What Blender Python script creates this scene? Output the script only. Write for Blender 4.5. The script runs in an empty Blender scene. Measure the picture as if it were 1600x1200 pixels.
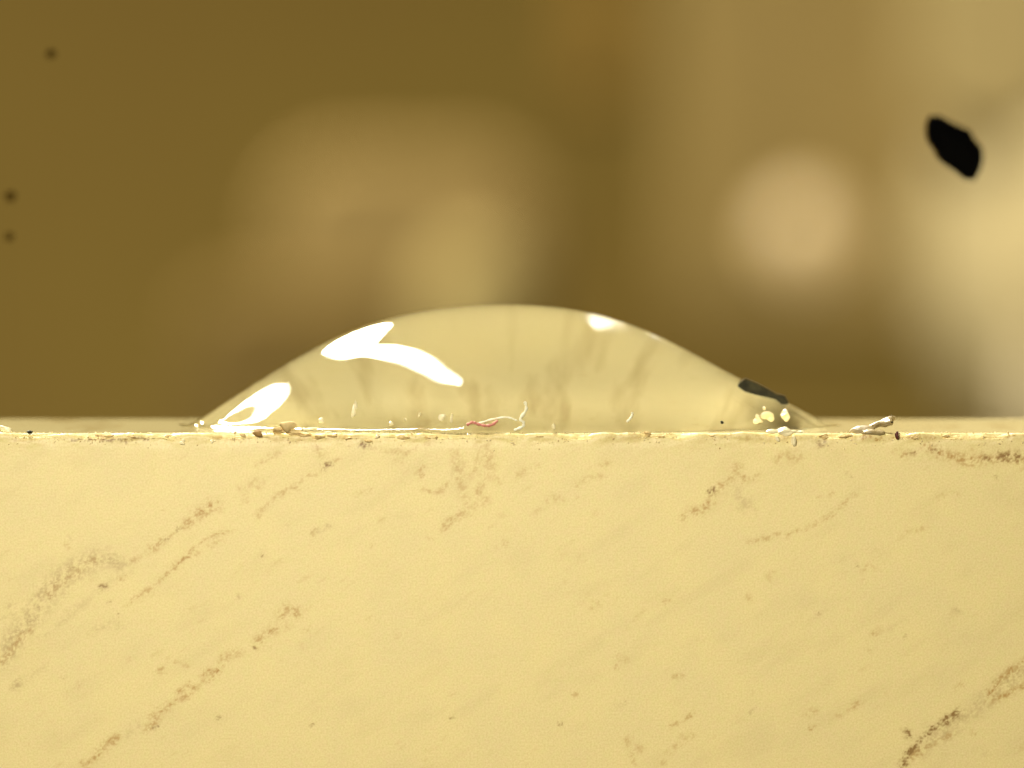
import bpy, math, random
import numpy as np
from mathutils import Vector

# 1 Blender unit = 1 mm.  Camera, world, lamps and exposure first.
S = bpy.context.scene
S.unit_settings.system = 'METRIC'
S.unit_settings.scale_length = 0.001
S.unit_settings.length_unit = 'MILLIMETERS'
COL = S.collection
random.seed(7)
RNG = np.random.default_rng(7)

CAM_Z, CAM_D, PXMM = 2.2, 60.0, 160.0
PITCH = -math.atan(CAM_Z / CAM_D) + math.atan(77 / PXMM / CAM_D)
cam = bpy.data.cameras.new('camera')
cam_ob = bpy.data.objects.new('camera', cam)
COL.objects.link(cam_ob)
cam_ob.location = (0, -CAM_D, CAM_Z)
cam_ob.rotation_euler = (math.pi / 2 + PITCH, 0, 0)
cam.sensor_width = 36
cam.lens = 36 * CAM_D / 10.0
cam.clip_start = 1
cam.clip_end = 5000
cam.dof.use_dof = True
cam.dof.focus_distance = 60.15
cam.dof.aperture_fstop = cam.lens * 1e-3 / 1.25
S.camera = cam_ob

W = bpy.data.worlds.new('World')
S.world = W
W.use_nodes = True
W.node_tree.nodes['Background'].inputs[0].default_value = (1.0, 0.80, 0.45, 1)
W.node_tree.nodes['Background'].inputs[1].default_value = 0.10


def area_lamp(name, loc, rot, sx, sy, radiance, color=(1, .94, .78)):
    L = bpy.data.lights.new(name, 'AREA')
    L.shape = 'RECTANGLE'
    L.size, L.size_y = sx, sy
    L.energy = radiance * math.pi * sx * sy
    L.color = color
    o = bpy.data.objects.new(name, L)
    o.location = loc
    o.rotation_euler = rot
    COL.objects.link(o)
    return o


H = 300.0
# strip lamp under the ceiling in two pieces and an added strip for the hook glint, running away from the stone (they make the white glints on the drop)
area_lamp('ceiling_strip_lamp', (-.45 * H, 1.80 * H, H), (0, 0, math.radians(2)), .235 * H, 2.25 * H, 92).data.shape = 'ELLIPSE'
tail = area_lamp('ceiling_strip_lamp', (-.305 * H, .50 * H, H), (0, 0, math.radians(20.5)), .088 * H, 1.02 * H, 80)
tail.data.shape = 'ELLIPSE'
area_lamp('ceiling_strip_lamp', (-.735 * H, 1.42 * H, H), (0, 0, math.radians(7)), .036 * H, 1.5 * H, 110)  # added strip, only there to put the hook glint on the left foot
# broad soft lamp on the camera's side, above it
front = area_lamp('front_lamp', (-4, -25, 5.6), (0, 0, 0), 3.6, 2.8, 232)
front.rotation_euler = (Vector((0, 0, -.6)) - Vector(front.location)).to_track_quat('-Z', 'Y').to_euler()

S.render.engine = 'CYCLES'
S.cycles.use_denoising = True
S.cycles.use_adaptive_sampling = False
S.cycles.max_bounces = 16
S.cycles.transmission_bounces = 10
S.cycles.caustics_refractive = True
S.cycles.caustics_reflective = True
S.cycles.blur_glossy = 0.3
S.view_settings.view_transform = 'Standard'
S.view_settings.look = 'None'
S.view_settings.exposure = 0
S.view_settings.gamma = 1

# ------------------------------------------------------------------ helpers
_f = np.array([0, math.cos(PITCH), math.sin(PITCH)])
_u = np.array([0, -math.sin(PITCH), math.cos(PITCH)])
_c = np.array([0, -CAM_D, CAM_Z])


def P(px, py, y):
    """the point at depth y that stands where the photograph shows pixel (px, py)"""
    d = _f + np.array([1., 0, 0]) * ((px - 800) / PXMM / CAM_D) - _u * ((py - 600) / PXMM / CAM_D)
    return _c + d * ((y - _c[1]) / d[1])


def tag(o, label=None, cat=None, group=None, kind=None):
    if label: o['label'] = label
    if cat: o['category'] = cat
    if group: o['group'] = group
    if kind: o['kind'] = kind
    return o


def mesh_obj(name, V, F, mat, smooth=True, parent=None, loc=None):
    me = bpy.data.meshes.new(name)
    V = np.asarray(V, dtype=float)
    if loc is not None:
        V = V - np.asarray(loc)
    me.from_pydata(V.tolist(), [], F)
    me.materials.append(mat)
    if smooth:
        me.polygons.foreach_set('use_smooth', [True] * len(me.polygons))
    me.update()
    o = bpy.data.objects.new(name, me)
    if loc is not None: o.location = loc
    if parent: o.parent = parent
    COL.objects.link(o)
    return o


def vnoise(x, y, seed=0):
    """smooth value noise in [0,1]"""
    xi, yi = np.floor(x).astype(np.int64), np.floor(y).astype(np.int64)
    xf, yf = x - xi, y - yi
    xf, yf = xf * xf * (3 - 2 * xf), yf * yf * (3 - 2 * yf)

    def h(a, b):
        n = (a * 374761393 + b * 668265263 + seed * 1442695041) & 0xffffffff
        n = ((n ^ (n >> 13)) * 1274126177) & 0xffffffff
        return ((n ^ (n >> 16)) & 0xffff) / 65535.
    return (h(xi, yi) * (1 - xf) + h(xi + 1, yi) * xf) * (1 - yf) + (h(xi, yi + 1) * (1 - xf) + h(xi + 1, yi + 1) * xf) * yf


def fbm(x, y, oct=4, seed=0):
    s, a, t = 0, .5, 0
    for k in range(oct):
        s = s + a * vnoise(x, y, seed + k * 17)
        t += a
        x, y, a = x * 2.03 + 11.3, y * 2.03 + 5.7, a * .5
    return s / t


def nodes(name):
    m = bpy.data.materials.new(name)
    m.use_nodes = True
    nt = m.node_tree
    return m, nt, nt.nodes['Principled BSDF']


def simple(name, col, rough=.6, col2=None, scale=3., sss=0, spec=.5, bump=0, trans=0):
    m, nt, b = nodes(name)
    b.inputs['Roughness'].default_value = rough
    b.inputs['Specular IOR Level'].default_value = spec
    b.inputs['Transmission Weight'].default_value = trans
    tc = nt.nodes.new('ShaderNodeTexCoord')
    nz = nt.nodes.new('ShaderNodeTexNoise')
    nz.inputs['Scale'].default_value = scale
    nz.inputs['Detail'].default_value = 5
    nt.links.new(tc.outputs['Object'], nz.inputs['Vector'])
    r = nt.nodes.new('ShaderNodeValToRGB')
    r.color_ramp.elements[0].position = .35
    r.color_ramp.elements[1].position = .65
    r.color_ramp.elements[0].color = (*(col2 or [c * .8 for c in col]), 1)
    r.color_ramp.elements[1].color = (*col, 1)
    nt.links.new(nz.outputs['Fac'], r.inputs['Fac'])
    nt.links.new(r.outputs['Color'], b.inputs['Base Color'])
    if bump:
        bp = nt.nodes.new('ShaderNodeBump')
        bp.inputs['Strength'].default_value = .46
        bp.inputs['Distance'].default_value = bump
        nt.links.new(nz.outputs['Fac'], bp.inputs['Height'])
        nt.links.new(bp.outputs['Normal'], b.inputs['Normal'])
    return m


# ------------------------------------------------------------------ the stone slab
# stains and veins of the cut face: (points in photo pixels, width, strength, tone)   tone b brown, g grey tan, d dark
VEINS = [
    # long vein at the left
    ([(0, 1028), (30, 990), (55, 955), (75, 925), (95, 905), (125, 885), (150, 873)], 16, .62, 'g'),
    ([(75, 930), (100, 905), (128, 886), (148, 873)], 6, .35, 'b'),
    ([(48, 985), (60, 950), (85, 915)], 9, .4, 'g'),
    ([(0, 1035), (20, 1010), (45, 985)], 5, .45, 'b'),
    ([(0, 968), (30, 955), (55, 938)], 3, .3, 'g'), ([(10, 950), (32, 938)], 3, .35, 'g'),
    ([(145, 878), (170, 884), (205, 878)], 5, .3, 'g'), ([(172, 870), (180, 878), (184, 882)], 11, .55, 'g'),
    ([(205, 878), (232, 862), (240, 850)], 4, .3, 'b'),
    ([(238, 858), (245, 850), (252, 845)], 6, .6, 'b'), ([(252, 845), (285, 825), (296, 812)], 3, .45, 'b'),
    ([(294, 818), (308, 803), (322, 796), (336, 790)], 8, .75, 'b'), ([(320, 797), (334, 791)], 5, .6, 'b'),
    ([(255, 843), (260, 843)], 3, .9, 'd'), ([(275, 828), (279, 828)], 3, .7, 'd'),
    ([(95, 960), (130, 940), (180, 905), (205, 890)], 5, .18, 'g'), ([(90, 975), (108, 957), (130, 945)], 6, .28, 'g'),
    ([(0, 1030), (40, 1010), (80, 985), (95, 970)], 4, .25, 'g'),
    ([(155, 919), (163, 919)], 4, .65, 'd'), ([(188, 905), (195, 903)], 4, .45, 'b'), ([(103, 850), (106, 854)], 4, .55, 'b'),
    ([(108, 838), (111, 844)], 4, .3, 'g'), ([(165, 943), (172, 942)], 3, .5, 'd'), ([(184, 961), (187, 961)], 2.5, .8, 'd'),
    # thin vein
    ([(196, 946), (220, 930), (245, 912), (258, 898), (268, 888)], 2.6, .5, 'b'),
    ([(268, 888), (278, 878), (292, 868)], 4, .8, 'b'), ([(292, 865), (305, 855), (322, 843), (345, 833), (362, 829)], 3, .5, 'b'),
    ([(330, 855), (348, 845)], 4, .4, 'b'), ([(305, 866), (312, 862)], 4, .35, 'b'),
    ([(370, 932), (374, 934)], 3.5, .8, 'd'), ([(296, 960), (302, 955)], 4, .35, 'g'), ([(262, 918), (260, 925)], 3, .3, 'g'),
    ([(140, 990), (150, 982), (180, 975)], 6, .3, 'g'), ([(180, 985), (210, 965)], 4, .2, 'g'),
    # upper fine veins towards the drop
    ([(400, 808), (415, 793), (440, 770), (470, 752), (490, 740), (512, 727), (530, 716)], 3, .38, 'b'),
    ([(505, 730), (515, 725)], 4, .95, 'd'), ([(460, 764), (466, 767)], 4, .75, 'b'), ([(438, 775), (448, 766)], 4, .45, 'b'),
    ([(400, 763), (408, 757)], 5, .4, 'b'), ([(400, 730), (420, 715), (438, 706)], 3, .35, 'b'),
    ([(375, 765), (390, 758), (400, 752)], 5, .3, 'b'), ([(380, 780), (388, 776)], 5, .3, 'b'),
    ([(492, 690), (498, 700), (506, 712)], 5, .45, 'b'), ([(566, 695), (574, 698)], 3.5, .95, 'd'), ([(575, 700), (590, 703), (640, 704), (668, 692)], 3.5, .35, 'b'),
    ([(625, 705), (635, 706)], 4, .5, 'b'), ([(620, 720), (628, 718)], 4, .4, 'b'), ([(654, 735), (660, 728)], 6, .6, 'b'), ([(656, 747), (661, 745)], 3, .6, 'b'),
    ([(555, 776), (562, 772), (580, 765)], 3, .3, 'b'), ([(662, 764), (672, 767), (690, 768), (698, 755)], 3.5, .42, 'b'),
    ([(490, 832), (500, 825), (520, 823)], 4, .42, 'g'), ([(488, 838), (490, 830)], 3, .35, 'b'),
    # the stain under the drop's middle
    ([(712, 708), (718, 735), (722, 765), (730, 790), (735, 798)], 8, .36, 'b'), ([(735, 800), (742, 785), (758, 783)], 7, .32, 'b'),
    ([(754, 694), (762, 708), (768, 728), (760, 745)], 9, .42, 'b'), ([(748, 712), (745, 730), (735, 745)], 6, .32, 'b'),
    ([(768, 738), (776, 752)], 6, .28, 'b'), ([(750, 760), (748, 772)], 6, .42, 'b'),
    ([(737, 795), (720, 806), (700, 818), (690, 828)], 4.5, .5, 'b'), ([(668, 838), (673, 842)], 4, .45, 'b'), ([(710, 740), (718, 728)], 8, .25, 'g'),
    ([(595, 812), (605, 810)], 4, .25, 'b'), ([(580, 853), (583, 853)], 3, .35, 'b'), ([(602, 885), (605, 885)], 3, .35, 'b'), ([(785, 845), (792, 852)], 4, .35, 'b'),
    ([(410, 866), (413, 867)], 3.5, .75, 'd'), ([(447, 821), (449, 821)], 2.5, .75, 'd'),
    # the right rusty stains
    ([(808, 745), (816, 738)], 6, .42, 'b'), ([(828, 732), (840, 728)], 3, .3, 'b'), ([(860, 782), (876, 780)], 6, .3, 'b'),
    ([(900, 755), (925, 745), (940, 742)], 4, .35, 'b'), ([(832, 803), (856, 790)], 4, .2, 'b'), ([(940, 724), (950, 724)], 4, .35, 'b'), ([(900, 778), (906, 774)], 3, .35, 'b'),
    ([(1068, 808), (1082, 800), (1098, 797), (1108, 790)], 6, .62, 'b'), ([(1104, 793), (1112, 788)], 5, .7, 'b'),
    ([(1106, 782), (1110, 775), (1114, 770)], 3, .5, 'b'), ([(1112, 770), (1118, 766)], 5.5, 1., 'd'), ([(1120, 768), (1126, 765)], 5, .7, 'b'),
    ([(1126, 758), (1136, 754)], 3.5, .6, 'b'), ([(1142, 748), (1150, 742), (1156, 730)], 6, .5, 'b'), ([(1156, 750), (1175, 748), (1186, 745)], 3.5, .55, 'b'),
    ([(1148, 770), (1158, 785), (1168, 790)], 12, .33, 'g'), ([(1218, 716), (1235, 713), (1245, 716)], 8, .4, 'b'), ([(1280, 694), (1288, 693)], 3.5, .85, 'd'),
    ([(1325, 741), (1330, 742)], 3.5, .75, 'd'), ([(1298, 773), (1302, 768)], 4, .55, 'b'), ([(1278, 777), (1281, 775)], 4, .35, 'b'),
    ([(1170, 847), (1200, 841), (1215, 837)], 3.5, .42, 'b'), ([(1232, 835), (1242, 831)], 4, .5, 'b'), ([(1248, 828), (1275, 820), (1290, 812), (1315, 795), (1330, 777), (1337, 773)], 3.2, .42, 'b'),
    ([(1408, 840), (1418, 832), (1450, 824)], 3, .3, 'b'), ([(1465, 777), (1475, 774)], 3, .3, 'b'), ([(1490, 772), (1498, 772)], 4, .25, 'b'),
    # dark vein under the right edge
    ([(1400, 704), (1420, 710), (1430, 707)], 4, .6, 'b'), ([(1424, 709), (1430, 707)], 4, .8, 'd'),
    ([(1450, 700), (1465, 706), (1485, 713), (1500, 717), (1530, 718), (1560, 716), (1585, 716), (1605, 722)], 7, .68, 'b'),
    ([(1490, 722), (1530, 723), (1560, 722)], 4, .5, 'b'), ([(1565, 713), (1585, 715), (1592, 712)], 6, .95, 'd'), ([(1455, 704), (1462, 706)], 4.5, .75, 'd'), ([(1538, 715), (1545, 718)], 5, .75, 'd'),
    ([(1520, 700), (1522, 710)], 5, .3, 'b'), ([(1556, 744), (1558, 748)], 3, .55, 'd'), ([(1590, 725), (1600, 732)], 4, .5, 'b'),
    # lower left dotted vein
    ([(130, 1198), (150, 1180), (172, 1158), (180, 1155)], 6, .65, 'b'), ([(165, 1165), (178, 1158)], 6, .55, 'b'), ([(195, 1150), (215, 1135)], 5, .3, 'g'),
    ([(225, 1143), (240, 1128), (250, 1115)], 5, .65, 'b'), ([(235, 1122), (242, 1113), (262, 1106)], 5, .55, 'b'), ([(262, 1106), (280, 1092), (295, 1084)], 4, .6, 'b'),
    ([(278, 1080), (292, 1073), (306, 1077)], 4, .6, 'b'), ([(304, 1078), (318, 1062), (330, 1058)], 4, .35, 'b'),
    ([(316, 1055), (326, 1050), (334, 1060), (322, 1062)], 4, .75, 'b'), ([(336, 1055), (342, 1040), (347, 1028)], 5, .85, 'b'), ([(350, 1030), (362, 1022), (375, 1023)], 6, .4, 'b'),
    ([(392, 1012), (397, 1014)], 4.5, .85, 'd'), ([(400, 1008), (412, 995), (428, 983)], 7, .65, 'b'), ([(440, 962), (450, 952), (460, 958)], 8, .62, 'b'),
    ([(412, 1002), (404, 1006)], 4, .6, 'b'), ([(475, 985), (480, 984)], 4, .45, 'b'), ([(440, 985), (450, 980)], 5, .25, 'b'),
    ([(240, 1139), (244, 1138)], 3.5, .8, 'd'), ([(338, 1125), (344, 1125)], 3.2, .85, 'd'), ([(96, 1059), (99, 1059)], 3, .7, 'd'), ([(120, 1073), (126, 1070)], 4, .6, 'b'),
    ([(20, 1075), (28, 1068)], 6, .55, 'g'), ([(30, 1068), (70, 1042)], 6, .22, 'g'), ([(248, 1050), (255, 1046)], 4, .5, 'b'), ([(275, 1035), (295, 1041)], 3, .35, 'b'),
    ([(484, 1136), (487, 1136)], 3, .95, 'd'), ([(706, 1122), (709, 1122)], 3, .8, 'd'), ([(876, 1133), (880, 1133)], 3.4, .9, 'd'), ([(1040, 941), (1045, 941)], 3.5, .85, 'b'),
    ([(972, 1030), (976, 1032)], 7, .5, 'b'), ([(962, 1045), (964, 1042)], 3, .4, 'b'), ([(925, 952), (935, 947)], 5, .35, 'b'), ([(1055, 1060), (1065, 1058)], 4, .45, 'b'),
    ([(982, 1162), (992, 1168), (998, 1172)], 6, .5, 'b'), ([(985, 1182), (990, 1192)], 4, .4, 'b'), ([(964, 1104), (974, 1100)], 3, .45, 'g'), ([(896, 1086), (900, 1087)], 4, .45, 'b'),
    ([(1046, 1137), (1060, 1132), (1085, 1114)], 3.2, .5, 'b'), ([(1032, 1196), (1036, 1185), (1052, 1168), (1068, 1156), (1085, 1149)], 4.5, .32, 'b'),
    ([(1168, 935), (1172, 936)], 6, .45, 'b'), ([(1158, 1123), (1164, 1125)], 4, .5, 'b'), ([(1172, 1115), (1180, 1108)], 3, .4, 'g'), ([(1280, 960), (1281, 961)], 3, .65, 'd'),
    ([(1366, 990), (1374, 985)], 5, .5, 'b'), ([(1416, 994), (1418, 996)], 3, .45, 'd'), ([(1358, 1018), (1360, 1019)], 4, .4, 'b'), ([(1268, 1140), (1272, 1138)], 4.5, .7, 'b'),
    ([(1262, 1115), (1276, 1110)], 5, .35, 'b'), ([(1330, 1110), (1340, 1105), (1348, 1100)], 4, .5, 'b'), ([(1310, 1122), (1330, 1112)], 3, .3, 'b'), ([(1493, 955), (1502, 957)], 4, .35, 'g'),
    ([(1345, 895), (1358, 885), (1372, 890)], 3.5, .3, 'b'), ([(1339, 878), (1340, 884)], 2, .5, 'd'), ([(1200, 905), (1208, 898)], 5, .25, 'b'),
    ([(1496, 1078), (1502, 1070)], 4, .4, 'b'), ([(1520, 1147), (1524, 1148)], 4, .6, 'b'), ([(1538, 1180), (1544, 1180)], 3, .4, 'g'), ([(1380, 990), (1420, 968)], 3, .15, 'g'),
    # lower right vein
    ([(1416, 1143), (1420, 1150)], 5, .9, 'd'), ([(1442, 1143), (1444, 1143)], 3, .8, 'd'),
    ([(1410, 1200), (1418, 1182), (1432, 1168), (1444, 1152), (1460, 1140), (1475, 1128), (1490, 1118), (1502, 1113)], 4.5, .95, 'd'),
    ([(1440, 1158), (1450, 1148)], 6, .75, 'd'), ([(1420, 1188), (1440, 1172)], 6, .55, 'b'), ([(1440, 1170), (1470, 1150), (1505, 1122), (1550, 1090)], 13, .40, 'g'),
    ([(1450, 1168), (1470, 1158), (1490, 1148)], 4, .4, 'b'), ([(1505, 1120), (1540, 1095), (1560, 1080)], 9, .34, 'g'), ([(1548, 1085), (1565, 1065), (1582, 1050), (1604, 1036)], 5.5, .72, 'b'),
    ([(1560, 1075), (1585, 1060), (1604, 1050)], 12, .48, 'g'), ([(1565, 1093), (1585, 1080), (1604, 1070)], 4.5, .7, 'b'), ([(1545, 1098), (1570, 1088)], 5, .45, 'b'),
    # soil caught along the edge
    ([(20, 688), (60, 688)], 2.2, .5, 'b'), ([(110, 686), (180, 688), (230, 686)], 2.6, .85, 'd'), ([(330, 684), (352, 682), (370, 686)], 3, .6, 'b'),
    ([(420, 686), (450, 689), (520, 684)], 3, .35, 'b'), ([(530, 685), (555, 682)], 5, .35, 'b'), ([(950, 684), (1000, 681), (1035, 684)], 3, .35, 'b'), ([(1110, 683), (1250, 684)], 2.5, .3, 'b'),
    ([(1330, 684), (1360, 684), (1420, 684), (1500, 683), (1585, 682)], 1.8, .7, 'b'),
]


def stain_masks(X, Y):
    out = {k: np.zeros(X.shape) for k in 'bgd'}
    # wobble so that edges are ragged
    wx = X + 9 * (fbm(X / 14, Y / 14, 4, 3) - .5) + 6 * (vnoise(X / 2.4, Y / 2.4, 5) - .5)
    wy = Y + 9 * (fbm(X / 14, Y / 14, 4, 91) - .5) + 6 * (vnoise(X / 2.4, Y / 2.4, 6) - .5)
    grain = .62 * fbm(X / 7, Y / 7, 4, 7) + .38 * (.5 + 1.5 * (fbm(X / 2.6, Y / 2.6, 2, 19) - .5))
    for pts, w, s, tone in VEINS:
        if math.dist(pts[0], pts[-1]) < 8: w, s = w * .72, s * .85      # lone specks
        x0 = min(p[0] for p in pts) - 4 * w; x1 = max(p[0] for p in pts) + 4 * w
        y0 = min(p[1] for p in pts) - 4 * w; y1 = max(p[1] for p in pts) + 4 * w
        sel = np.nonzero((X > x0) & (X < x1) & (Y > y0) & (Y < y1))
        if len(sel[0]) == 0: continue
        qx, qy, g = wx[sel], wy[sel], grain[sel]
        d = np.full(qx.shape, 1e9)
        for (ax, ay), (bx, by) in zip(pts[:-1], pts[1:]):
            ex, ey = bx - ax, by - ay
            t = np.clip(((qx - ax) * ex + (qy - ay) * ey) / (ex * ex + ey * ey + 1e-9), 0, 1)
            d = np.minimum(d, np.hypot(qx - ax - t * ex, qy - ay - t * ey))
        k = np.exp(-(d / (w * 1.02)) ** 2 * .8)
        k = k * np.clip(.55 + 4.2 * (g - .47), .06, 1.45) * s
        out[tone][sel] = np.maximum(out[tone][sel], k)
    # faint flecks all over, drawn out along the stone's grain
    a = math.radians(-33)
    U = X * math.cos(a) + Y * math.sin(a); Vv = -X * math.sin(a) + Y * math.cos(a)
    fl = np.clip((fbm(U / 22, Vv / 9, 4, 33) - .70) * 4.5, 0, 1) * np.clip((vnoise(X / 90, Y / 90, 44) - .3) * 2, 0, 1)
    pt = np.clip((vnoise(X / 5.5, Y / 5.5, 55) - .955) * 16, 0, 1) * np.clip((vnoise(X / 60, Y / 60, 56) - .35) * 2, 0, 1)
    out['b'] = np.maximum(out['b'], .26 * fl)
    out['b'] = np.maximum(out['b'], .40 * pt)
    out['g'] = np.maximum(out['g'], 0.10 * np.clip((fbm(U / 70, Vv / 25, 3, 70) - .55) * 4, 0, 1))
    return out


def build_slab():
    xs = np.concatenate([np.linspace(-13, -5.3, 60)[:-1], np.linspace(-5.3, 5.3, 1000), np.linspace(5.3, 13, 60)[1:]])
    nx = len(xs)
    chip = .032 + .030 * fbm(xs * 1.7, xs * 0 + 3, 3, 5) + .05 * np.clip(fbm(xs * 4.2, xs * 0 + 9, 3, 8) - .60, 0, 1) * 3
    DEPTH, BOT = 4.3, -9.0
    rows = []
    for t in np.concatenate([np.linspace(0, 1, 40)[:-1] * .62, np.linspace(.62, 1, 320)]):   # cut face, bottom to top
        rows.append((np.zeros(nx), BOT + (-chip - BOT) * t))
    for a in np.linspace(0, math.pi / 2, 12)[1:]:                                          # worn edge
        rows.append((chip * (1 - math.cos(a)), -chip * (1 - math.sin(a))))
    for t in np.linspace(0, 1, 90)[1:]:                                                     # top
        rows.append((chip + (DEPTH - .25 - chip) * t ** 1.3, np.zeros(nx)))
    for a in np.linspace(0, math.pi / 2, 6)[1:]:
        rows.append((np.full(nx, DEPTH - .25 + .25 * math.sin(a)), np.full(nx, -.25 * (1 - math.cos(a)))))
    rows.append((np.full(nx, DEPTH), np.full(nx, BOT)))
    nr = len(rows)
    Y = np.array([r[0] for r in rows]); Z = np.array([r[1] for r in rows]); X = np.tile(xs, (nr, 1))
    PX, PY = 800 + PXMM * X, 677 - PXMM * Z + PXMM * 1.0 * np.maximum(Y - .1, 0)
    st = stain_masks(PX, PY)
    flat = np.clip((Y - .12) / .1, 0, 1)
    for k in st: st[k] = st[k] * (1 - .75 * flat)
    st['g'] = np.maximum(st['g'], flat * .5 * np.clip((fbm(X * 4.5, Y * .55, 4, 61) - .52) * 3.5, 0, 1))
    st['b'] = np.maximum(st['b'], flat * .18 * np.clip((fbm(X * 9, Y * 3.5, 4, 77) - .62) * 5, 0, 1) * np.clip(1.6 - Y, 0, 1))
    # relief: shallow pits where stains are, roughness along the edge
    edge = np.exp(-((Y + Z + .0) / .09) ** 2)
    rough = (fbm(X * 18, (Z - Y) * 18, 4, 21) - .5)
    nrm_y = np.where(Z < -.0001, -1., 0.); nrm_z = np.where(Y > .0001, 1., 0.)
    amp = .0008 * rough + .075 * edge * (fbm(X * 3.2, (Z - Y) * 8, 5, 41) - .60) - .0006 * (st['b'] + st['d'])
    flat = np.clip((Y - .12) / .1, 0, 1)
    amp = amp * (1 - flat)
    Yd = Y + nrm_y * amp
    Zd = Z + nrm_z * amp
    V = np.stack([X, Yd, Zd], -1).reshape(-1, 3)
    idx = np.arange(nr * nx).reshape(nr, nx)
    q = np.stack([idx[:-1, :-1], idx[:-1, 1:], idx[1:, 1:], idx[1:, :-1]], -1).reshape(-1, 4)
    me = bpy.data.meshes.new('stone_slab')
    ends = [idx[::-1, 0].tolist(), idx[:, -1].tolist()]
    me.from_pydata(V.tolist(), [], q.tolist() + [ends[0], ends[1], [idx[-1, k] for k in range(nx)] + [idx[0, k] for k in range(nx - 1, -1, -1)]])
    sm = [True] * len(q) + [False] * 3
    me.polygons.foreach_set('use_smooth', sm)
    att = me.attributes.new('stain', 'FLOAT_COLOR', 'POINT')
    cc = np.ones((nr * nx, 4), dtype=np.float32)
    for i, k in enumerate('bgd'):
        cc[:, i] = st[k].reshape(-1)
    att.data.foreach_set('color', cc.ravel())
    pol = me.attributes.new('polish', 'FLOAT', 'POINT')
    pol.data.foreach_set('value', np.clip((Y - .03) / .05, 0, 1).reshape(-1).astype(np.float32))
    m, nt, b = nodes('cream_stone')
    N, L = nt.nodes, nt.links
    at = N.new('ShaderNodeAttribute'); at.attribute_name = 'stain'
    sep = N.new('ShaderNodeSeparateColor'); L.new(at.outputs['Color'], sep.inputs[0])
    tc = N.new('ShaderNodeTexCoord')
    n1 = N.new('ShaderNodeTexNoise'); n1.inputs['Scale'].default_value = 2.2; n1.inputs['Detail'].default_value = 6
    n2 = N.new('ShaderNodeTexNoise'); n2.inputs['Scale'].default_value = 55; n2.inputs['Detail'].default_value = 3
    L.new(tc.outputs['Object'], n1.inputs['Vector']); L.new(tc.outputs['Object'], n2.inputs['Vector'])
    r1 = N.new('ShaderNodeValToRGB')
    r1.color_ramp.elements[0].position = .35; r1.color_ramp.elements[1].position = .68
    r1.color_ramp.elements[0].color = (.79, .665, .325, 1); r1.color_ramp.elements[1].color = (.82, .69, .325, 1)
    L.new(n1.outputs['Fac'], r1.inputs['Fac'])
    r2 = N.new('ShaderNodeValToRGB')
    r2.color_ramp.elements[0].position = .3; r2.color_ramp.elements[1].position = .7
    r2.color_ramp.elements[0].color = (.84, .82, .74, 1); r2.color_ramp.elements[1].color = (1, 1, 1, 1)
    L.new(n2.outputs['Fac'], r2.inputs['Fac'])

    def mix(a, bcol, fac, mode='MIX'):
        x = N.new('ShaderNodeMix'); x.data_type = 'RGBA'; x.blend_type = mode
        if isinstance(fac, (int, float)): x.inputs[0].default_value = fac
        else: L.new(fac, x.inputs[0])
        L.new(a, x.inputs[6])
        if isinstance(bcol, tuple): x.inputs[7].default_value = (*bcol, 1)
        else: L.new(bcol, x.inputs[7])
        return x.outputs[2]
    ap = N.new('ShaderNodeAttribute'); ap.attribute_name = 'polish'
    mp = N.new('ShaderNodeMath'); mp.operation = 'MULTIPLY'; mp.inputs[1].default_value = .75
    L.new(ap.outputs['Fac'], mp.inputs[0])
    n3 = N.new('ShaderNodeTexNoise'); n3.inputs['Scale'].default_value = 11; n3.inputs['Detail'].default_value = 7; n3.inputs['Roughness'].default_value = .7
    L.new(tc.outputs['Object'], n3.inputs['Vector'])
    r3 = N.new('ShaderNodeValToRGB')
    r3.color_ramp.elements[0].position = .38; r3.color_ramp.elements[1].position = .62
    r3.color_ramp.elements[0].color = (1, .965, .96, 1); r3.color_ramp.elements[1].color = (.975, .99, .92, 1)
    L.new(n3.outputs['Fac'], r3.inputs['Fac'])
    c = mix(r1.outputs[0], r2.outputs[0], 1., 'MULTIPLY')
    c = mix(c, r3.outputs[0], 1., 'MULTIPLY')
    c = mix(c, (.86, .765, .42), mp.outputs[0])
    c = mix(c, (.44, .32, .13), sep.outputs[1])
    c = mix(c, (.43, .25, .06), sep.outputs[0])
    c = mix(c, (.26, .145, .03), sep.outputs[2])
    L.new(c, b.inputs['Base Color'])
    ap = N.new('ShaderNodeAttribute'); ap.attribute_name = 'polish'
    mr = N.new('ShaderNodeMapRange'); mr.inputs[3].default_value = .48; mr.inputs[4].default_value = .05
    ms = N.new('ShaderNodeMapRange'); ms.inputs[3].default_value = .45; ms.inputs[4].default_value = .85
    L.new(ap.outputs['Fac'], ms.inputs[0]); L.new(ms.outputs[0], b.inputs['Specular IOR Level'])
    L.new(ap.outputs['Fac'], mr.inputs[0]); L.new(mr.outputs[0], b.inputs['Roughness'])
    bp = N.new('ShaderNodeBump'); bp.inputs['Strength'].default_value = .06; bp.inputs['Distance'].default_value = .006
    L.new(n2.outputs['Fac'], bp.inputs['Height']); L.new(bp.outputs['Normal'], b.inputs['Normal'])
    me.materials.append(m)
    o = bpy.data.objects.new('stone_slab', me)
    COL.objects.link(o)
    tag(o, 'cream stone slab with brown diagonal veins under the clear drop', 'stone slab')
    return o


build_slab()

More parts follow.
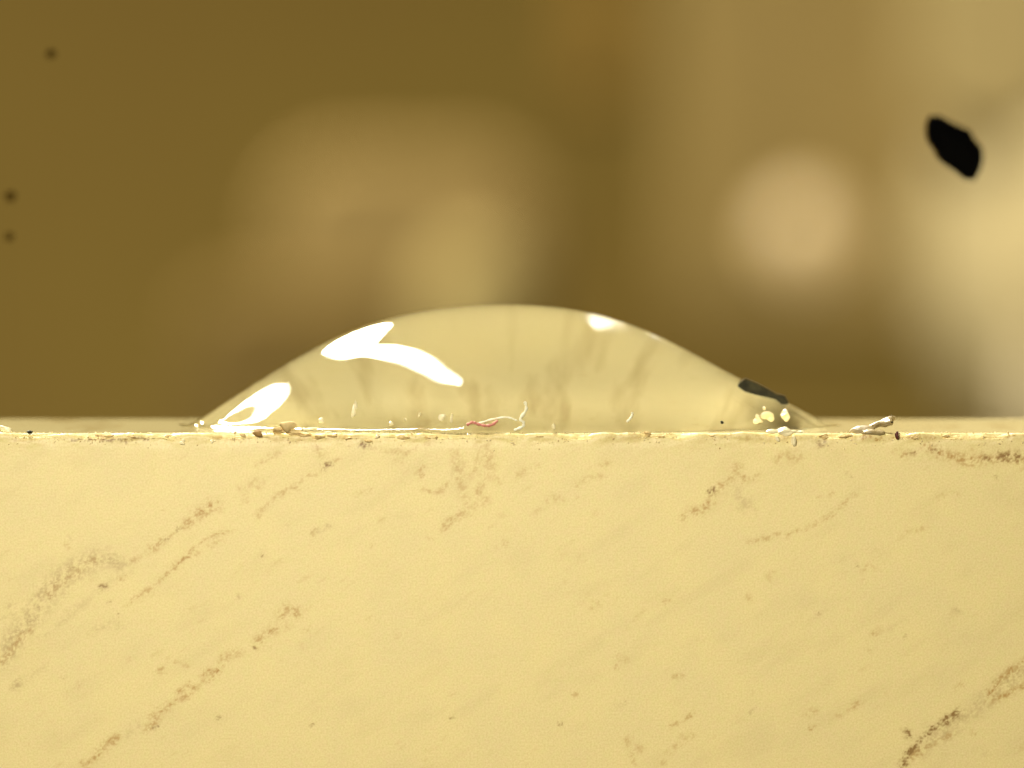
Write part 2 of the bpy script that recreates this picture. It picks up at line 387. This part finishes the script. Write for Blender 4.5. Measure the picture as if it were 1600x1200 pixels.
# ------------------------------------------------------------------ the drop
PROF = [(296, 660), (310, 655), (325, 647), (350, 630), (400, 595), (450, 566), (505, 539), (550, 517), (600, 499), (650, 488), (700, 481),
        (750, 477), (790, 475.5), (850, 478), (900, 484), (950, 496), (1000, 514), (1050, 536), (1100, 560), (1160, 595), (1200, 617), (1240, 638), (1262, 651), (1285, 660)]
DY, DB = 2.1, 1.95
_p = np.array([P(a, b, DY) for a, b in PROF])
DXC = (_p[0, 0] + _p[-1, 0]) / 2
DA = (_p[-1, 0] - _p[0, 0]) / 2
_t = (_p[:, 0] - DXC) / DA
_l = .02 * np.log1p(np.exp((1 - _t ** 2) / .02))
DC = np.polyfit(_t, np.maximum(_p[:, 2], 0) / _l, 6, w=_l + .03)


def drop_z(x, y):
    t = (x - DXC) / DA; v = (y - DY) / DB
    return float(np.polyval(DC, t) * (1 - t * t - v * v))


def drop_front(px, py, off=0.):
    """where the view line of a pixel meets the drop"""
    for y in np.linspace(.05, 4.8, 3000):
        p = P(px, py, y)
        if drop_z(p[0], p[1]) > p[2]: return p + np.array([0, off, 0])
    return P(px, py, .1)


def water_mat():
    m = bpy.data.materials.new('clear_water')
    m.use_nodes = True
    nt = m.node_tree
    nt.nodes.remove(nt.nodes['Principled BSDF'])
    g = nt.nodes.new('ShaderNodeBsdfGlass')
    g.inputs['IOR'].default_value = 1.36
    g.inputs['Roughness'].default_value = 0.03
    g.inputs['Color'].default_value = (.995, .99, .97, 1)
    nt.links.new(g.outputs[0], nt.nodes['Material Output'].inputs['Surface'])
    return m


def build_drop():
    nr, na = 110, 320
    V, F = [], []
    base = -.012
    V.append((0, 0, float(np.polyval(DC, 0))))
    for i in range(1, nr + 1):
        rho = 1.045 * math.sin(i / nr * math.pi / 2)
        lift = .02 * math.log1p(math.exp((1 - rho * rho) / .02))
        for k in range(na):
            th = 2 * math.pi * k / na
            t, v = rho * math.cos(th), rho * math.sin(th)
            wob = 1 + .012 * math.sin(3 * th + 1) * rho ** 4 + (.008 * math.sin(7 * th) + .005 * math.sin(23 * th + 2) + .002 * math.sin(43 * th)) * rho ** 8
            V.append((DA * t * wob, DB * v * wob, max(float(np.polyval(DC, max(-1, min(1, t)))), .3) * lift))
    for k in range(na):
        F.append((0, 1 + k, 1 + (k + 1) % na))
    for i in range(1, nr):
        a0, b0 = 1 + (i - 1) * na, 1 + i * na
        for k in range(na):
            k2 = (k + 1) % na
            F.append((a0 + k, b0 + k, b0 + k2, a0 + k2))
    last = 1 + (nr - 1) * na
    s = len(V)
    for k in range(na):
        x, y, z = V[last + k]
        V.append((x, y, base))
    for k in range(na):
        k2 = (k + 1) % na
        F.append((last + k, s + k, s + k2, last + k2))
    F.append([s + k for k in range(na - 1, -1, -1)])
    o = mesh_obj('liquid_drop', V, F, water_mat())
    o.location = (DXC, DY, 0)
    o.data.polygons[len(F) - 1].use_smooth = False
    tag(o, 'clear domed liquid drop with white lamp glints sitting on the stone edge', 'drop')
    return o


build_drop()

# ------------------------------------------------------------------ small loose bits
def lump(name, c, size, mat, seed, rot=0, sub=3, rough=.35):
    import bmesh
    bm = bmesh.new()
    bmesh.ops.create_icosphere(bm, subdivisions=sub, radius=1)
    r = np.random.default_rng(seed)
    k = r.normal(size=(7, 3)) * 1.8; ph = r.uniform(0, 6.3, 7)
    V = []
    for v in bm.verts:
        p = np.array(v.co)
        d = 1 + rough * sum(math.sin(k[i].dot(p) + ph[i]) for i in range(7)) / 3.2
        p = p * d * np.array(size)
        a = math.radians(rot)
        V.append((p[0] * math.cos(a) - p[2] * math.sin(a), p[1], p[0] * math.sin(a) + p[2] * math.cos(a)))
    bm.verts.index_update()
    F = [[v.index for v in f.verts] for f in bm.faces]
    bm.free()
    o = mesh_obj(name, V, F, mat, smooth=rough < .8)
    o.location = c
    return o


def fibre(name, pts, rad, mat, parent=None, seg=8, per=10):
    pts = np.array(pts, float)
    # Catmull-Rom
    q = np.vstack([2 * pts[0] - pts[1], pts, 2 * pts[-1] - pts[-2]])
    C = []
    for i in range(1, len(q) - 2):
        for t in np.linspace(0, 1, per, endpoint=False):
            C.append(.5 * (2 * q[i] + (q[i + 1] - q[i - 1]) * t + (2 * q[i - 1] - 5 * q[i] + 4 * q[i + 1] - q[i + 2]) * t * t + (3 * q[i] - q[i - 1] - 3 * q[i + 1] + q[i + 2]) * t ** 3))
    C.append(pts[-1]); C = np.array(C)
    o0 = C[0].copy() if parent is None else np.zeros(3)
    V, F = [], []
    n = len(C)
    for i in range(n):
        T = C[min(i + 1, n - 1)] - C[max(i - 1, 0)]; T = T / (np.linalg.norm(T) + 1e-12)
        A = np.cross(T, [0.3, 1, .2]); A /= np.linalg.norm(A); B = np.cross(T, A)
        rr = rad * (1 if 0 < i < n - 1 else .4) * (1 + .25 * math.sin(i * .9))
        for k in range(seg):
            th = 2 * math.pi * k / seg
            V.append(C[i] - o0 + rr * (A * math.cos(th) + B * math.sin(th)))
    for i in range(n - 1):
        for k in range(seg):
            k2 = (k + 1) % seg
            F.append((i * seg + k, i * seg + k2, (i + 1) * seg + k2, (i + 1) * seg + k))
    F.append(list(range(seg))); F.append([(n - 1) * seg + k for k in range(seg - 1, -1, -1)])
    o = mesh_obj(name, V, F, mat, parent=parent)
    if parent is None: o.location = o0
    return o


M_white = simple('white_fibre', (.85, .82, .62), .35)
M_pink = simple('pink_fibre', (.62, .22, .16), .5)
M_brown = simple('brown_soil', (.34, .20, .06), .8, bump=.01, scale=20)
M_pale = simple('pale_stone', (.34, .255, .11), .5, bump=.01, scale=12)
M_glint = simple('quartz', (.90, .80, .50), .3, scale=9)  # bright cream for real chips and for glints built as solid bits
M_dark = simple('dark_flake', (.022, .021, .012), .7, col2=(.05, .045, .022), scale=14, spec=.1)
M_black = simple('black_speck', (.002, .002, .002), .95, spec=0)
M_stalk = simple('thread', (.10, .07, .02), .8, spec=0)
M_soil = simple('soil', (.72, .56, .26), .85, col2=(.50, .33, .12), scale=30)
M_red = simple('dark_red_grain', (.09, .015, .008), .6)


def pl(x, y, yy): return P(x, y, yy)


t = fibre('curled_fibre', [pl(820, 627, .03), pl(822, 640, .02), pl(813, 654, .0), pl(818, 660, -.01), pl(816, 667, -.015), pl(803, 672, -.015)], .013, M_white)
tag(t, 'white curled fibre standing on the edge below the middle of the drop', 'fibre')
t = fibre('curled_fibre', [pl(988, 644, .05), pl(987, 650, .04), pl(983, 656, .02), pl(979, 659, .02)], .010, M_white)
tag(t, 'short white hooked fibre at the front foot of the drop, beside a taller one', 'fibre')
t = fibre('pink_fibre', [pl(729, 664, .0), pl(738, 660, .0), pl(745, 662, .0), pl(756, 665, .0), pl(768, 664, .0), pl(778, 657, .02)], .014, M_pink)
tag(t, 'pinkish red fibre lying along the edge under the drop', 'fibre')
t = fibre('pale_fibre', [pl(746, 662, .05), pl(770, 655, .05), pl(792, 652, .05), pl(808, 657, .05)], .008, M_white)
tag(t, 'thin pale fibre arching from the pink fibre to the curled white one', 'fibre')

t = lump('stone_chip', pl(1376, 664, .16), (.15, .09, .030), M_pale, 3, rot=22, rough=.85)
tag(t, 'pale wedge shaped stone chip sticking up on the edge right of the drop', 'stone chip')
t = lump('stone_chip', pl(1362, 675, .06), (.15, .08, .05), M_pale, 5, rot=10, rough=.85)
tag(t, 'low cream lump under the raised wedge shaped chip', 'stone chip')
t = lump('red_grain', pl(1401, 680, -.02), (.018, .02, .034), M_red, 8, rot=8)
tag(t, 'tiny dark red grain on the edge beside the pale chip', 'grain')
t = lump('soil_crumb', pl(449, 667, .0), (.075, .06, .055), simple('tan_crumb', (.62, .46, .2), .8, bump=.01, scale=20), 12)
tag(t, 'tan crumb of soil on the edge at the end of the left glint', 'crumb')
t = lump('soil_crumb', pl(402, 676, -.01), (.05, .03, .035), M_brown, 13, rot=-8)
tag(t, 'orange brown crumb just below the left glint', 'crumb')
t = lump('dark_grain', pl(1128, 660, .12), (.016, .016, .018), M_dark, 20)
tag(t, 'lone tiny dark grain inside the right part of the drop foot', 'grain')
t = lump('dark_grain', pl(47, 675, .02), (.03, .03, .015), M_dark, 21)
tag(t, 'dark grain on the edge at the far left', 'grain')
t = lump('stone_chip', pl(10, 671, .1), (.07, .05, .03), M_glint, 22, rot=-15)
tag(t, 'small bright chip on the edge at the left border', 'stone chip')

# thin dark solid along the notch in the drop's right shoulder
def dark_bit():
    top = [(1153, 601), (1165, 592), (1182, 599), (1200, 608), (1213, 616), (1226, 619), (1232, 629)]
    bot = [(1153, 604), (1164, 612), (1180, 617), (1200, 621), (1212, 624), (1221, 632), (1230, 632)]
    V, F = [], []
    for yy in (DY - .75, DY + .1):
        for a in (top, bot):
            for q in a: V.append(P(q[0], q[1], yy))
    n = len(top)
    for i in range(n - 1):
        F += [(i, i + 1, n + i + 1, n + i), (2 * n + i, 3 * n + i, 3 * n + i + 1, 2 * n + i + 1),
              (i, 2 * n + i, 2 * n + i + 1, i + 1), (n + i, n + i + 1, 3 * n + i + 1, 3 * n + i)]
    F += [(0, n, 3 * n, 2 * n), (n - 1, 3 * n - 1, 4 * n - 1, 2 * n - 1)]
    c = P(1190, 612, DY)
    o = mesh_obj('dark_flake', np.array(V) - c, F, M_dark, smooth=False)
    o.location = c
    tag(o, 'dark grey green flake stuck on the right shoulder of the drop', 'flake')


dark_bit()

# small bright lumps, in the drop's right end and along the edge
GL = [(1196, 637, .04, .9), (1186, 655, .035, .6), (1202, 649, .04, .7), (1228, 650, .03, .8)]
desc = ['bright quartz grain seen through the right end of the drop, topmost of its cluster',
        'bright quartz grain seen through the right end of the drop, leftmost of its cluster',
        'bright quartz grain in the middle of the cluster at the right end of the drop',
        'bright quartz grain at the right of the cluster in the drop end']
for (x, y, s, yy), dsc in zip(GL, desc):
    t = lump('quartz_grain', P(x, y, yy), (s, s, s * .9), M_glint, int(x), sub=3, rough=.9)
    tag(t, dsc, 'grain', 'bright grains in the right end of the drop')
GE = [(1205, 674, .05, .018), (1228, 675, .06, .022), (1246, 674, .05, .018), (1240, 687, .025, .035), (1214, 686, .025, .02),
      (552, 643, .02, .05), (556, 632, .012, .05), (502, 656, .02, .018), (612, 661, .02, .016), (634, 655, .016, .018), (690, 652, .03, .03),
      (705, 650, .014, .04), (655, 648, .016, .02), (865, 668, .014, .03), (480, 670, .07, .014), (512, 675, .045, .012), (590, 681, .02, .02), (332, 689, .03, .016), (286, 691, .025, .02)]
for (x, y, sx, sz) in GE:  # several of these are glints at the drop's foot, given solid shape
    t = lump('quartz_grain', P(x, y, -.005 if y > 668 else .05), (sx, .025, sz), M_glint, int(x), sub=2, rough=.8)
    tag(t, 'tiny pale bright grain scattered along the front edge of the slab', 'grain', 'bright grains along the slab edge')

CR = [(438, 672, .05), (455, 676, .035), (470, 679, .03), (497, 683, .035), (522, 680, .03), (545, 684, .03), (575, 688, .025), (628, 682, .025), (668, 684, .02), (845, 681, .02),
      (1012, 679, .03), (1035, 682, .02), (1112, 680, .02), (1285, 682, .03), (1322, 680, .025), (1430, 684, .03), (1475, 680, .02), (160, 680, .03), (205, 682, .025), (262, 681, .02), (380, 679, .03)]
for i, (x, y, q) in enumerate(CR):
    t = lump('soil_crumb', P(x, y, .0), (q * (1.1 + .9 * ((i * 7) % 5) / 4), q * .9, q * .55), M_soil, 100 + i, sub=2, rough=.85)
    tag(t, 'small rough tan crumb of soil caught along the edge of the slab', 'crumb', 'soil crumbs along the slab edge')


def stone_dust():
    r = np.random.default_rng(5)
    V, F = [], []
    oct_ = np.array([(1, 0, 0), (-1, 0, 0), (0, 1, 0), (0, -1, 0), (0, 0, 1), (0, 0, -1)], float)
    of = [(0, 2, 4), (2, 1, 4), (1, 3, 4), (3, 0, 4), (2, 0, 5), (1, 2, 5), (3, 1, 5), (0, 3, 5)]
    for _ in range(650):
        x = r.uniform(-5.4, 5.4)
        q = r.uniform(.004, .011) * (1.6 if r.random() < .12 else 1)
        if r.random() < .62: y, z = r.uniform(.02, .14), .001
        else: y, z = -.002, -abs(r.normal(0, .06)) - .03
        M = r.normal(size=(3, 3)); M, _q = np.linalg.qr(M)
        b = len(V)
        for v in oct_ * np.array([1.5, .8, .8]) * r.uniform(.6, 1.3, (6, 1)):
            V.append(tuple(M @ v * q + np.array([x, y, z])))
        F += [tuple(b + i for i in f) for f in of]
    m = simple('dust_grit', (.82, .72, .42), .7, col2=(.40, .26, .09), scale=4.5)
    o = mesh_obj('stone_dust', V, F, m, smooth=False)
    tag(o, 'fine pale and brown grit scattered along the edge of the slab', 'dust', kind='stuff')


stone_dust()

# ------------------------------------------------------------------ specks behind the drop, each on a hair-thin stalk
def speck_flake():
    out = [(1455, 183), (1470, 183), (1485, 192), (1500, 199), (1514, 205), (1520, 217), (1532, 231), (1534, 248), (1530, 264), (1521, 280), (1506, 279),
           (1492, 267), (1478, 258), (1466, 247), (1460, 234), (1451, 222), (1448, 206), (1450, 192)]
    Y0 = 5.6
    c = P(1490, 230, Y0)
    n = len(out)
    V, F = [], []
    for dy, k in ((-.07, .85), (-.03, 1.05), (.03, 1.05), (.07, .85)):
        for q in out:
            p = P(q[0], q[1], Y0) - c
            V.append((p[0] * k, dy, p[2] * k))
    for j in range(3):
        for i in range(n):
            i2 = (i + 1) % n
            F.append((j * n + i, j * n + i2, (j + 1) * n + i2, (j + 1) * n + i))
    F.append(list(range(n - 1, -1, -1))); F.append([3 * n + i for i in range(n)])
    o = mesh_obj('black_speck', V, F, M_black)
    o.location = c
    tag(o, 'black ragged oblong speck high up at the right behind the drop', 'speck')
    fibre('stalk', [(.1, 0, -.25), (.16, .02, -1.6), (.1, .05, -3.4), (.0, -.1, -5.6), (.0, -.45, -8)], 0.0004, M_stalk, parent=o, seg=4, per=4)


speck_flake()
for (x, y, s, a, lab) in ((80, 83, .05, 1, 'faint brown dust speck near the top left corner'), (17, 306, .055, 1, 'darker upper dust speck at the left border, one of two'),
                          (15, 369, .05, 1, 'fainter lower dust speck at the left border, one of two')):
    c = P(x, y, 6.2)
    t = lump('dust_speck', c, (s, s, s), simple('dust', (.05, .03, .006), .9, spec=0), int(y), sub=2, rough=.2)
    tag(t, lab, 'speck')
    fibre('stalk', [(0, 0, -.03), (.06, 0, -2), (-.05, 0, -5), (0, -.8, -8)], 0.0004, M_stalk, parent=t, seg=4, per=4)

# ------------------------------------------------------------------ out-of-focus background
def rounded_board(name, x0, y0, x1, y1, depth, thick, mat, rnd=4, seg=6):
    a, b = P(x0, y0, depth), P(x1, y1, depth)
    hx, hz = abs(b[0] - a[0]) / 2, abs(b[2] - a[2]) / 2
    c = (a + b) / 2
    r = min(rnd, hx * .95, hz * .95)
    ring = []
    for cx, cz, s in ((hx - r, hz - r, 0), (-(hx - r), hz - r, 90), (-(hx - r), -(hz - r), 180), (hx - r, -(hz - r), 270)):
        for k in range(seg + 1):
            an = math.radians(s + 90 * k / seg)
            ring.append((cx + r * math.cos(an), cz + r * math.sin(an)))
    n = len(ring)
    e = min(2, thick * .3)
    V, F = [], []
    for y, k in ((-thick / 2, 1 - e / max(hx, hz)), (-thick / 2 + e, 1), (thick / 2 - e, 1), (thick / 2, 1 - e / max(hx, hz))):
        for p in ring: V.append((p[0] * k, y, p[1] * k))
    for j in range(3):
        for i in range(n):
            i2 = (i + 1) % n
            F.append((j * n + i, (j + 1) * n + i, (j + 1) * n + i2, j * n + i2))
    F.append(list(range(n))); F.append([3 * n + i for i in range(n - 1, -1, -1)])
    o = mesh_obj(name, V, F, mat, smooth=False)
    o.location = c
    return o


def lathe(name, prof, mat, loc, seg=48):
    V, F = [], []
    n = len(prof)
    for k in range(seg):
        a = 2 * math.pi * k / seg
        for r, z in prof: V.append((r * math.cos(a), r * math.sin(a), z))
    for k in range(seg):
        k2 = (k + 1) % seg
        for i in range(n - 1): F.append((k * n + i, k2 * n + i, k2 * n + i + 1, k * n + i + 1))
    o = mesh_obj(name, V, F, mat)
    o.location = loc
    return o


BG = 800.0
KM = (BG + CAM_D) / CAM_D / PXMM          # mm per photo pixel at that depth
wall = rounded_board('backdrop_wall', -2500, -2500, 4100, 2500, 1250, 20, simple('wall_brown', (0.1593, 0.1091, 0.02612), .9, col2=(0.147, 0.096, 0.02442), scale=.01, spec=0), rnd=1)
tag(wall, None, None, kind='structure')


def matte(name, c):
    return simple(name, c, .9, col2=[k * .93 for k in c], scale=.05, spec=.1)


def ellipsoid(name, px, py, rx, ry, depth, mat, up=2.3):
    """a rounded pot: egg-shaped body of revolution"""
    k = (depth + CAM_D) / CAM_D / PXMM
    pr = []
    for i in range(41):
        a = -math.pi / 2 + math.pi * i / 40
        pr.append((max(rx * k * abs(math.cos(a)) ** (2 / up), .01), ry * k * math.copysign(abs(math.sin(a)) ** (2 / up), math.sin(a))))
    return lathe(name, pr, mat, P(px, py, depth))


o = rounded_board('tan_box', 430, 235, 850, 560, BG, 30, matte('box_tan', (0.1087, 0.07412, 0.02433)), rnd=10, seg=10)
tag(o, 'blurred rounded tan box in the background above the drop', 'box')
o = ellipsoid('rounded_pot', 745, 525, 90, 150, BG - 170, matte('pot_yellow', (0.1243, 0.09433, 0.03374)), up=2.6)
tag(o, 'blurred upright pale yellow pot right behind the top of the drop', 'pot')
o = rounded_board('dark_block', 300, 440, 640, 760, BG - 60, 30, matte('block_brown', (0.06122, 0.0392, 0.009088)), rnd=6)
tag(o, 'blurred dark brown block behind the left shoulder of the drop', 'block')
o = rounded_board('dark_post', 885, -1500, 975, 175, BG, 10, matte('post_brown', (0.08333, 0.049, 0.008518)), rnd=3)
tag(o, 'blurred dark brown post hanging at the top middle of the background', 'post')
o = rounded_board('tan_board', 1050, -1500, 1700, 520, BG + 60, 12, matte('board_tan', (0.1536, 0.107, 0.03492)), rnd=8)
tag(o, 'blurred tan board filling the right half of the background', 'board')
o = rounded_board('pale_board', 1600, 120, 2300, 720, BG + 20, 12, matte('board_pale', (0.392, 0.3272, 0.1975)), rnd=8)
tag(o, 'blurred pale cream board at the right border of the background', 'board')
o = ellipsoid('pale_ball', 1790, 385, 355, 420, BG + 40, matte('ball_pale', (0.256, 0.2066, 0.103)), up=2)
tag(o, 'blurred big rounded pale shape entering from the right border behind the black speck', 'ball')
o = rounded_board('upper_board', 1430, -1500, 2300, 230, BG + 20, 12, matte('board_light', (0.183, 0.1382, 0.056)), rnd=8)
tag(o, 'blurred light tan board in the upper right corner of the background', 'board')


def ball_glow_mat():
    m, nt, b = nodes('small_lamp_glow')
    b.inputs['Base Color'].default_value = (.15, .11, .05, 1)
    b.inputs['Emission Color'].default_value = (1, .70, .30, 1)
    b.inputs['Emission Strength'].default_value = .46
    return m


o = lathe('small_lamp', [(max(5.6 * math.cos(a), .01), 5.6 * math.sin(a)) for a in np.linspace(-math.pi / 2, math.pi / 2, 21)], ball_glow_mat(), P(1257, 366, BG - 20))  # added glowing ball standing in for a blurred bright highlight
tag(o, 'small round glowing lamp blurred into a pale disc right of the drop', 'lamp')
